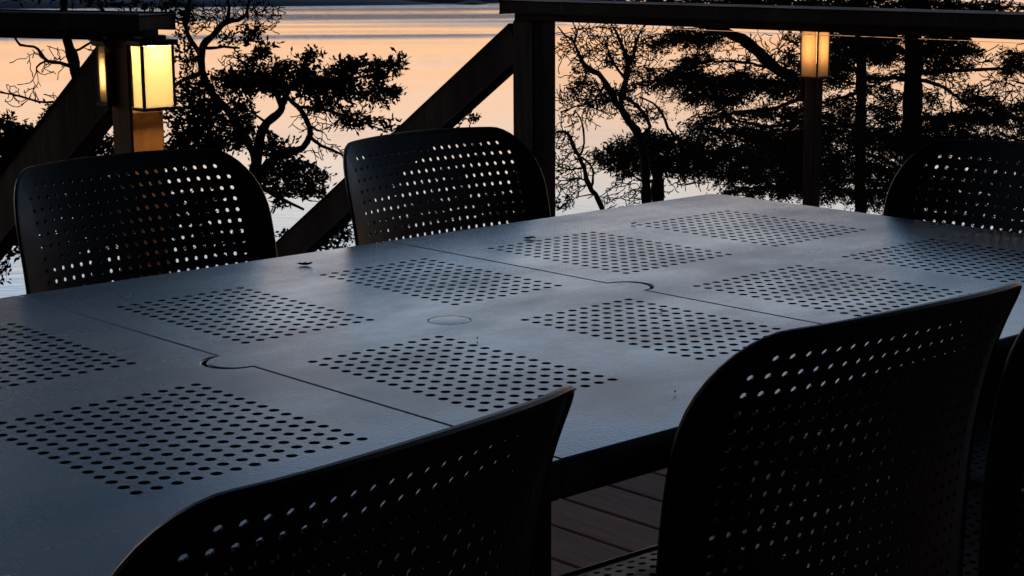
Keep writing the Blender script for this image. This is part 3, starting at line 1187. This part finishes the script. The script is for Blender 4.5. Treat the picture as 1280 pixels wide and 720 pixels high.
# bare tree and dark bushes left of the lantern
build_tree('tall_tree', 'tall tree with a forked trunk and thin bare crooked lower twigs left of the lantern', 'tree', 13.0, [
    [(122, 330, 0, 8), (112, 180, 0, 8), (100, 110, 0, 7.5), (94, 90, 0, 6.5), (90, 68, 0, 7), (84, 50, 0, 6), (78, 20, 0, 5), (82, -40, 0, 4.5), (60, -200, 0, 4), (40, -400, 0, 3), (20, -640, 0, 1)], [(70, -140, 0, 3), (-60, -220, 0, 2.4), (-220, -280, 0, 1.5)],
    [(89, 83, 0, 3.0), (75, 79, -.1, 2.4), (60, 76, -.1, 2.2), (52, 66, -.1, 2), (42, 58, -.1, 1.8), (25, 57, -.1, 1.6), (18, 46, -.1, 1.4), (-5, 42, -.1, 1.0)],
    [(60, 76, -.1, 1.5), (50, 80, -.1, 1.2), (46, 88, -.1, .9), (54, 93, -.1, .5)],
    [(93, 64, 0, 1.8), (108, 58, .1, 1.5), (116, 48, .1, 1.2), (130, 38, .1, 1)],
    [(66, 128, .2, 1.5), (48, 127, .2, 1.5), (25, 120, .1, 1.3), (0, 115, .1, 1.0), (-25, 110, 0, .8)],
    [(100, 112, 0, 2), (84, 126, .1, 1.6), (66, 128, .2, 1.5)],
], [(75, -12, 90, 14, 46), (140, 4, 60, 6, 26), (215, 6, 22, 8, 16), (60, -170, 220, 70, 200, 2.2), (40, -330, 260, 110, 330, 2.4), (20, -520, 260, 110, 300, 2.4), (0, -700, 220, 100, 220, 2.4), (-250, -300, 200, 200, 260, 2.4)], BROAD, 5, GA, 1.2, bare=[(60, 74, 40, 22, 9), (30, 118, 40, 16, 10), (120, 60, 16, 14, 6), (70, -60, 110, 50, 90)], base=(122, 330))  # unseen high crown added to darken the table's left reflection

build_tree('evergreen_bush', 'dense dark bush filling the lower left behind the sloping handrail', 'bush', 10.5, [
    [(60, 420, 0, 7), (58, 330, 0, 6), (56, 250, 0, 5), (50, 190, 0, 3), (46, 165, 0, 1.5)],
    [(58, 300, 0, 4), (30, 240, .1, 3), (10, 190, .1, 2), (0, 165, .1, 1)],
    [(57, 270, 0, 4), (90, 220, .1, 3), (110, 180, .1, 2), (125, 160, .1, 1)],
], [
    (30, 172, 26, 14, 90), (8, 160, 14, 14, 40), (6, 205, 20, 30, 90), (10, 250, 18, 22, 90), (34, 300, 16, 16, 50), (4, 300, 12, 20, 40), (20, 280, 22, 14, 60), (58, 156, 12, 14, 20), (66, 138, 8, 8, 8), (62, 176, 40, 12, 70), (20, 192, 34, 18, 80), (95, 190, 44, 22, 120),
    (10, 225, 24, 22, 60), (130, 182, 16, 14, 30), (60, 215, 50, 24, 110), (4, 262, 14, 22, 26), (40, 260, 40, 30, 60), (-40, 200, 50, 50, 120), (2, 335, 8, 16, 8), (16, 318, 8, 10, 5), (170, 205, 40, 14, 90), (140, 240, 60, 24, 300), (180, 275, 44, 30, 260), (110, 290, 50, 26, 240), (90, 240, 50, 24, 160), (240, 255, 34, 22, 70), (270, 300, 40, 20, 60), (60, 320, 30, 16, 60),
], BROAD, 8, GA, 1.5, base=(60, 420))

# leafy shrub low between the two far chairs
build_tree('leafy_shrub', 'lacy shrub under the sloping handrail, seen between the two far chairs', 'bush', 9.0, [
    [(415, 420, 0, 3), (412, 340, 0, 2.5), (408, 300, 0, 2), (404, 275, 0, 1)],
    [(412, 330, 0, 2), (428, 290, .1, 1.4), (436, 262, .1, .8)],
    [(411, 330, 0, 2), (392, 300, .1, 1.4), (376, 286, .1, .8)],
], [(405, 296, 30, 12, 40), (428, 278, 14, 16, 30), (392, 306, 30, 8, 30), (420, 250, 14, 14, 16), (366, 240, 16, 8, 8), (355, 292, 8, 6, 8), (430, 300, 14, 12, 16), (480, 285, 34, 14, 110), (540, 262, 40, 16, 110), (480, 235, 24, 12, 40), (620, 255, 36, 18, 110), (560, 215, 20, 10, 24)],
    (6.5, 3.2, 5.0, 6), 12, GA, 1.2, bare=[(410, 290, 30, 20, 26)], base=(415, 420))
build_tree('sapling', 'young sapling with one leafy tip just above the middle far chair', 'bush', 9.5, [
    [(575, 420, 0, 2.5), (578, 300, 0, 2), (582, 200, 0, 1.4), (586, 165, 0, 1), (589, 152, 0, .7)],
    [(582, 200, 0, 1.2), (576, 170, 0, .8), (574, 156, 0, .5)],
], [(590, 149, 9, 6, 11), (574, 157, 4, 3, 2), (586, 185, 20, 12, 14), (570, 230, 30, 20, 26)], (7, 3, 4, 6), 15, GA, 1.0, base=(575, 420))

# bare twiggy trees right of the centre post
build_tree('bare_tree', 'bare twiggy tree whose fine branches fan out just right of the centre post', 'tree', 14.0, [
    [(812, 330, 0, 6), (806, 215, 0, 6), (800, 172, 0, 5.5), (790, 156, 0, 5), (776, 136, 0, 4.5), (766, 120, 0, 4), (757, 104, 0, 3.5), (748, 93, 0, 3.2), (738, 87, 0, 3.2), (729, 78, 0, 2.8), (722, 66, 0, 2), (718, 52, 0, 1.6), (706, 44, 0, 1.2), (697, 33, 0, .8)],
    [(718, 54, 0, 1.5), (721, 40, 0, 1.2), (716, 28, 0, .8)],
    [(777, 138, 0, 3.5), (776, 118, .1, 3), (783, 100, .1, 4), (786, 80, .1, 3.4), (778, 58, .1, 2.4), (770, 40, .1, 1.6), (764, 30, .1, 1)],
    [(786, 82, .1, 2.6), (794, 60, .2, 2), (800, 42, .2, 1.4), (808, 30, .2, .8)],
    [(783, 100, .1, 2.2), (772, 88, .1, 1.6), (764, 72, .1, 1.4), (758, 58, .1, 1), (744, 48, .1, .6)],
    [(800, 172, 0, 3.5), (812, 158, -.1, 2.6), (800, 136, -.1, 2.4), (784, 124, -.1, 2)],
    [(843, 172, .3, 2), (835, 160, .3, 1.8), (826, 140, .3, 1.6), (815, 128, .3, 1.4), (800, 122, .2, 1.0)],
    [(757, 104, 0, 1.6), (740, 128, -.1, 1.3), (722, 132, -.1, 1), (700, 140, -.1, .7)],
], [(728, 98, 11, 13, 40), (762, 122, 14, 8, 26), (786, 80, 8, 14, 34), (780, 116, 18, 12, 44), (812, 144, 18, 9, 44), (762, 76, 8, 6, 14), (714, 118, 12, 8, 16), (760, 34, 12, 4, 10), (740, 112, 16, 10, 20), (800, 100, 16, 10, 22), (812, 90, 10, 6, 12), (815, 54, 10, 6, 10), (790, 150, 10, 6, 10), (745, 128, 18, 5, 12)],
    (5.5, 2.2, 4, 7), 21, GA, 1.1, bare=[(740, 60, 44, 30, 120), (790, 60, 34, 30, 90), (735, 120, 40, 22, 90), (770, 130, 40, 20, 70), (810, 100, 26, 20, 40), (720, 150, 24, 16, 20), (760, -20, 70, 40, 80)], base=(812, 330))
build_tree('bare_tree', 'thin bare tree leaning beside the foot of the centre post', 'tree', 12.0, [
    [(775, 340, 0, 3.6), (752, 258, 0, 3.2), (744, 243, 0, 3), (737, 232, 0, 3), (730, 212, 0, 2.8), (723, 194, 0, 2.6), (716, 180, 0, 2.4), (709, 166, 0, 2), (700, 164, 0, 1.4), (690, 168, 0, 1)],
    [(724, 195, 0, 1.8), (730, 180, 0, 1.4), (729, 160, 0, 1.3), (724, 146, 0, 1), (718, 138, 0, .8)],
    [(739, 235, 0, 1.8), (742, 215, .1, 1.5), (737, 204, .1, 1.4), (726, 196, .1, 1.3)],
    [(727, 210, 0, 1.2), (712, 212, 0, 1), (700, 208, 0, .8), (690, 206, 0, .6)],
    [(735, 228, 0, 1.1), (722, 222, 0, .9), (708, 226, 0, .7), (696, 224, 0, .5)],
    [(744, 243, 0, 1.2), (728, 245, .1, .8), (718, 248, .1, .6)],
], [(706, 252, 11, 6, 16), (697, 258, 5, 4, 4)], (6, 2.6, 4, 7), 22, GA, 1.0, bare=[(706, 190, 18, 30, 60), (712, 226, 22, 22, 50), (740, 200, 16, 20, 10), (775, 250, 30, 14, 14)], base=(775, 340))

# low wind-clipped pine with a dense flat crown
build_tree('pine_tree', 'low pine with a dense flat dark crown left of the slim lamp post', 'tree', 15.0, [
    [(823, 340, 0, 8), (822, 240, 0, 8), (821, 222, 0, 7), (818, 205, 0, 6), (805, 192, 0, 4), (780, 190, 0, 2)],
    [(820, 215, 0, 5), (850, 195, .1, 4), (890, 190, .1, 3), (930, 195, .1, 2)],
    [(820, 225, 0, 2.4), (806, 228, 0, 1.8), (795, 222, 0, 1.2)],
], [
    (800, 184, 42, 14, 130), (770, 198, 30, 12, 90), (838, 190, 52, 22, 230), (880, 190, 45, 20, 160), (800, 208, 42, 10, 100), (860, 214, 44, 9, 90), (905, 205, 40, 20, 120), (780, 220, 12, 6, 10), (756, 202, 12, 7, 12), (765, 186, 12, 5, 8), (820, 172, 30, 6, 24), (930, 205, 30, 20, 70),
], (7, 2.4, 6, 11), 31, GA, 1.4, bare=[(800, 236, 50, 12, 16), (880, 228, 40, 10, 16)], base=(823, 340), crown_mat='needles')

# the firs
build_tree('fir_tree', 'tall fir with the thickest straight trunk, behind the glass left of the end chair', 'tree', 15.5, [
    [(1138, 420, 0, 13), (1139, 200, 0, 12), (1141, 120, 0, 11.5), (1142, 60, 0, 11), (1143, 0, 0, 10.5), (1146, -200, 0, 8), (1148, -420, 0, 4), (1148, -520, 0, 1)],
    [(1142, 70, 0, 3), (1180, 66, -.2, 2.4), (1215, 64, -.3, 2), (1232, 62, -.3, 1.2)],
    [(1142, 92, 0, 3), (1185, 90, .2, 2.6), (1225, 87, .3, 2.2), (1262, 85, .3, 1.4)],
    [(1142, 98, 0, 2.6), (1168, 104, -.1, 2.2), (1190, 116, -.2, 1.8), (1215, 134, -.3, 1.4), (1250, 150, -.3, .8)],
    [(1142, 146, 0, 3), (1190, 149, .1, 2.4), (1240, 150, .2, 1.8), (1280, 146, .3, 1)],
    [(1141, 40, 0, 2.8), (1100, 44, -.2, 2.2), (1060, 52, -.3, 1.4)],
    [(1141, 100, 0, 2.6), (1110, 98, -.2, 2), (1085, 100, -.3, 1.2)],
    [(1142, 20, 0, 2.6), (1190, 14, -.2, 2), (1240, 12, -.3, 1.2)],
    [(1139, 170, 0, 3), (1180, 174, .2, 2.4), (1220, 178, .3, 1.4)],
], [
    (1178, 47, 30, 9, 60), (1200, 64, 22, 4, 22), (1166, 62, 26, 10, 50), (1190, 78, 22, 7, 28), (1160, 86, 20, 8, 20), (1160, 120, 14, 12, 14), (1190, 146, 46, 5, 60), (1175, 158, 40, 8, 60), (1212, 120, 14, 9, 18), (1232, 132, 22, 10, 40), (1222, 148, 34, 4, 30), (1252, 146, 20, 7, 24),
    (1180, 174, 44, 8, 70), (1225, 172, 26, 6, 24), (1100, 46, 40, 9, 70), (1080, 60, 40, 12, 70), (1110, 70, 26, 10, 30), (1105, 96, 30, 5, 26), (1118, 124, 18, 6, 16), (1110, 148, 22, 5, 18), (1105, 166, 28, 8, 28),
    (1190, 8, 50, 8, 60), (1090, 6, 46, 8, 70), (1240, 10, 30, 5, 14), (1140, 180, 40, 10, 50), (1155, 6, 30, 9, 40),
    (1150, -50, 130, 12, 60), (1150, -120, 110, 14, 26), (1150, -190, 80, 14, 16), (1150, -270, 60, 14, 12), (1150, -350, 40, 14, 10), (1150, -440, 24, 30, 8), (1190, 235, 70, 26, 150), (1260, 245, 60, 34, 150), (1150, 240, 40, 20, 90), (1230, 190, 50, 12, 60), (1290, 180, 40, 10, 30),
], FIR, 41, GA, 1.3, bare=[(1190, 112, 36, 18, 26), (1245, 120, 40, 20, 22), (1215, 70, 34, 14, 10)], base=(1138, 420), crown_mat='needles', flat=.55, more=1.4)
build_tree('fir_tree', 'slim fir with drooping boughs standing just right of the slim lamp post', 'tree', 18.0, [
    [(1074, 420, 0, 8), (1075, 200, 0, 7.5), (1076, 110, 0, 7), (1077, 40, 0, 6.5), (1078, -60, 0, 5), (1079, -220, 0, 2), (1079, -260, 0, .8)],
    [(1076, 60, 0, 2.4), (1050, 66, .2, 2), (1036, 74, .2, 1)],
    [(1075, 115, 0, 2.4), (1050, 122, .2, 2), (1030, 128, .2, 1)],
    [(1075, 155, 0, 2.4), (1030, 160, .2, 2), (985, 165, .2, 1.2)],
    [(1075, 190, 0, 2.6), (1040, 198, .2, 2), (990, 204, .2, 1.2)],
    [(1075, 190, 0, 2.6), (1105, 200, .2, 2), (1130, 214, .2, 1)],
    [(1075, 225, 0, 2.6), (1120, 238, .2, 2), (1010, 236, .2, 1.2)],
], [
    (1060, 50, 32, 12, 70), (1052, 76, 26, 14, 60), (1100, 64, 30, 12, 40), (1050, 98, 26, 7, 26), (1095, 112, 24, 6, 22), (1048, 128, 26, 6, 30), (1095, 136, 22, 6, 22), (1050, 146, 28, 6, 34), (1100, 164, 30, 7, 34), (1040, 164, 50, 9, 90),
    (1090, 182, 40, 9, 60), (1020, 190, 44, 12, 90), (1060, 206, 54, 9, 90), (1100, 222, 40, 12, 60), (1020, 218, 40, 12, 60), (1060, 236, 70, 9, 80), (1000, 238, 46, 6, 34), (1125, 200, 22, 16, 40), (1120, 250, 60, 16, 50),
    (1060, 8, 40, 8, 50), (1075, -30, 70, 12, 24), (1075, -90, 46, 14, 12), (1075, -160, 30, 16, 8),
], FIR, 42, GA, 1.3, base=(1074, 420), crown_mat='needles', flat=.55, more=1.4)
build_tree('fir_tree', 'spreading fir with a thick slanting limb under the middle of the cap rail', 'tree', 16.5, [
    [(1012, 420, 0, 9), (1013, 250, 0, 8.5), (1012, 150, 0, 8), (1006, 110, 0, 8), (992, 98, 0, 7.5), (972, 88, 0, 7), (955, 72, 0, 7), (938, 56, 0, 7), (916, 44, 0, 6.5), (890, 34, 0, 5.5), (850, 16, 0, 4.5), (820, -30, 0, 3)],
    [(1012, 150, 0, 5), (1014, 90, .2, 5), (1016, 30, .2, 4.5), (1017, -80, .2, 3.5), (1018, -200, .2, 1.5)],
    [(972, 88, 0, 2), (940, 80, -.1, 1.8), (905, 76, -.1, 1.4), (890, 80, -.1, .8)],
    [(1006, 112, 0, 3), (960, 104, -.2, 2.6), (915, 100, -.3, 2.2), (870, 100, -.4, 1.6), (835, 104, -.4, .9)],
    [(1008, 120, 0, 3), (970, 134, .2, 2.4), (925, 140, .3, 2), (890, 148, .3, 1.2)],
    [(1012, 150, 0, 3), (960, 158, .2, 2.4), (920, 150, .3, 1.4), (900, 141, .3, .8)],
    [(900, 38, 0, 2), (870, 46, -.1, 1.6), (846, 52, -.1, 1)],
    [(1012, 190, 0, 3), (960, 200, .2, 2.4), (915, 206, .2, 1.2)],
    [(1012, 225, 0, 3), (960, 234, .2, 2.0), (925, 236, .2, 1)],
], [
    (860, 46, 26, 9, 50), (830, 52, 16, 6, 16), (845, 42, 14, 5, 10), (890, 46, 20, 9, 34), (872, 76, 22, 9, 40), (855, 90, 18, 7, 22), (850, 100, 32, 8, 60), (895, 102, 36, 9, 70), (940, 102, 36, 9, 70), (975, 110, 34, 10, 70), (885, 122, 26, 9, 34), (860, 118, 22, 6, 18), (920, 124, 20, 8, 22),
    (990, 84, 12, 20, 24), (996, 44, 12, 12, 14), (925, 92, 16, 4, 10), (955, 142, 22, 6, 24), (990, 142, 24, 8, 40), (905, 146, 24, 7, 24), (880, 158, 26, 8, 30), (925, 164, 34, 7, 50), (970, 170, 36, 9, 80), (1005, 178, 24, 12, 50), (950, 190, 44, 10, 90),
    (985, 206, 40, 10, 80), (935, 218, 36, 8, 50), (985, 226, 40, 8, 50), (935, 238, 30, 5, 30), (1000, 232, 24, 8, 26),
    (830, 2, 60, 5, 44), (900, 6, 60, 8, 80), (960, 4, 40, 8, 70), (1010, 6, 40, 8, 60), (740, 1, 40, 3, 14),
    (930, -40, 120, 16, 40), (960, -100, 80, 20, 14), (1000, -160, 40, 24, 8),
], FIR, 43, GA, 1.3, bare=[(950, 66, 40, 16, 34), (985, 62, 20, 18, 20), (920, 80, 30, 10, 20), (900, 130, 30, 20, 20)], base=(1012, 420), crown_mat='needles', flat=.55, more=1.4)
build_tree('fir_tree', 'fir whose ragged bough tips reach in from the right edge of the photo', 'tree', 13.5, [
    [(1400, 420, 0, 12), (1400, 200, 0, 11.5), (1402, 60, 0, 11), (1404, -200, 0, 8), (1406, -420, 0, 1)],
    [(1401, 60, 0, 4), (1340, 66, -.1, 3), (1290, 72, -.2, 2), (1256, 82, -.2, 1)],
    [(1401, 110, 0, 3.6), (1340, 112, -.1, 2.6), (1300, 108, -.2, 1.6), (1262, 100, -.2, .8)],
    [(1400, 150, 0, 3.6), (1340, 150, -.1, 2.6), (1290, 146, -.2, 1.6), (1262, 148, -.2, .8)],
    [(1400, 190, 0, 3.6), (1340, 186, -.1, 2.6), (1290, 180, -.2, 1.8), (1250, 168, -.2, 1)],
], [
    (1268, 72, 14, 8, 26), (1275, 86, 12, 6, 16), (1262, 88, 8, 5, 8), (1280, 138, 16, 8, 22), (1276, 160, 14, 8, 14), (1330, 76, 40, 14, 60), (1340, 112, 50, 12, 60), (1330, 150, 50, 14, 70), (1330, 190, 60, 20, 90), (1400, 20, 90, 16, 60), (1400, -60, 70, 16, 20), (1400, -150, 50, 20, 14), (1400, -260, 30, 26, 8), (1420, 240, 90, 40, 120),
    (1260, 9, 22, 4, 10),
], FIR, 44, GA, 1.3, bare=[(1250, 108, 26, 22, 14), (1262, 160, 20, 14, 14)], base=(1400, 420), crown_mat='needles', flat=.55, more=1.4)

# ------------------------------------------------------------------ light
sc = bpy.context.scene
W = bpy.data.worlds.new('World')
sc.world = W
W.use_nodes = True
nt = W.node_tree
bg = nt.nodes['Background']
SKY_STRENGTH = 1.0
SKY_NISHITA = .002
SKY_STOPS = [(0, (1.35, .76, .44)), (2.5, (1.38, .71, .35)), (4.5, (1.50, .89, .52)), (6.5, (1.60, 1.24, .98)), (8.2, (1.55, 1.44, 1.34)), (9.6, (.98, 1.22, 1.48)), (13.5, (.48, .77, 1.18)), (18.5, (.115, .195, .335)), (40, (.07, .125, .225)), (90, (.04, .08, .15))]
sky = nt.nodes.new('ShaderNodeTexSky')
sky.sky_type = 'NISHITA'
sky.sun_disc = False
SUN_AZ = YAW + .10                           # counter-clockwise from +x
SUN_EL = math.radians(-1.5)
sky.sun_elevation = SUN_EL
sky.sun_rotation = math.pi / 2 - SUN_AZ
sky.altitude = 20
sky.air_density, sky.dust_density, sky.ozone_density = 1.0, 1.0, 1.5
# afterglow: the sky's own colours by height above the horizon, dying away from the side where the sun went down
tcw = nt.nodes.new('ShaderNodeTexCoord')
sp = nt.nodes.new('ShaderNodeSeparateXYZ')
nt.links.new(tcw.outputs['Generated'], sp.inputs[0])
ramp = nt.nodes.new('ShaderNodeValToRGB')
nt.links.new(sp.outputs['Z'], ramp.inputs['Fac'])
stops = SKY_STOPS
el = ramp.color_ramp.elements
while len(el) < len(stops):
    el.new(.5)
for e, (deg, col) in zip(el, stops):
    e.position = max(0, math.sin(math.radians(deg)))
    e.color = (*col, 1)
dt = nt.nodes.new('ShaderNodeVectorMath')
dt.operation = 'DOT_PRODUCT'
dt.inputs[1].default_value = (math.cos(SUN_AZ), math.sin(SUN_AZ), 0)
nt.links.new(tcw.outputs['Generated'], dt.inputs[0])
azr = nt.nodes.new('ShaderNodeMapRange')
azr.interpolation_type = 'SMOOTHSTEP'
azr.inputs['From Min'].default_value, azr.inputs['From Max'].default_value = -.30, 1.0
azr.inputs['To Min'].default_value, azr.inputs['To Max'].default_value = .012, 1.0
nt.links.new(dt.outputs['Value'], azr.inputs['Value'])
ml = nt.nodes.new('ShaderNodeVectorMath')
ml.operation = 'SCALE'
nt.links.new(ramp.outputs['Color'], ml.inputs[0])
nt.links.new(azr.outputs['Result'], ml.inputs['Scale'])
sc2 = nt.nodes.new('ShaderNodeVectorMath')
sc2.operation = 'SCALE'
sc2.inputs['Scale'].default_value = SKY_NISHITA
nt.links.new(sky.outputs[0], sc2.inputs[0])
adw = nt.nodes.new('ShaderNodeVectorMath')
adw.operation = 'ADD'
nt.links.new(ml.outputs[0], adw.inputs[0])
nt.links.new(sc2.outputs[0], adw.inputs[1])
nt.links.new(adw.outputs[0], bg.inputs['Color'])
bg.inputs['Strength'].default_value = SKY_STRENGTH
sd = bpy.data.lights.new('sun', 'SUN')
sd.energy = .02
sd.angle = math.radians(2)
sd.color = (1, .62, .35)
so = bpy.data.objects.new('sun', sd)
C.objects.link(so)
dv_ = Vector((math.cos(SUN_AZ) * math.cos(SUN_EL), math.sin(SUN_AZ) * math.cos(SUN_EL), math.sin(SUN_EL)))
so.rotation_euler = dv_.to_track_quat('Z', 'Y').to_euler()
so.location = (0, 0, 20)

sc.view_settings.view_transform = 'Standard'
sc.view_settings.look = 'None'
sc.view_settings.exposure = 0.0
sc.view_settings.gamma = 1.0
sc.cycles.max_bounces = 8
sc.cycles.transparent_max_bounces = 12
sc.cycles.use_denoising = True
sc.cycles.sample_clamp_indirect = 6
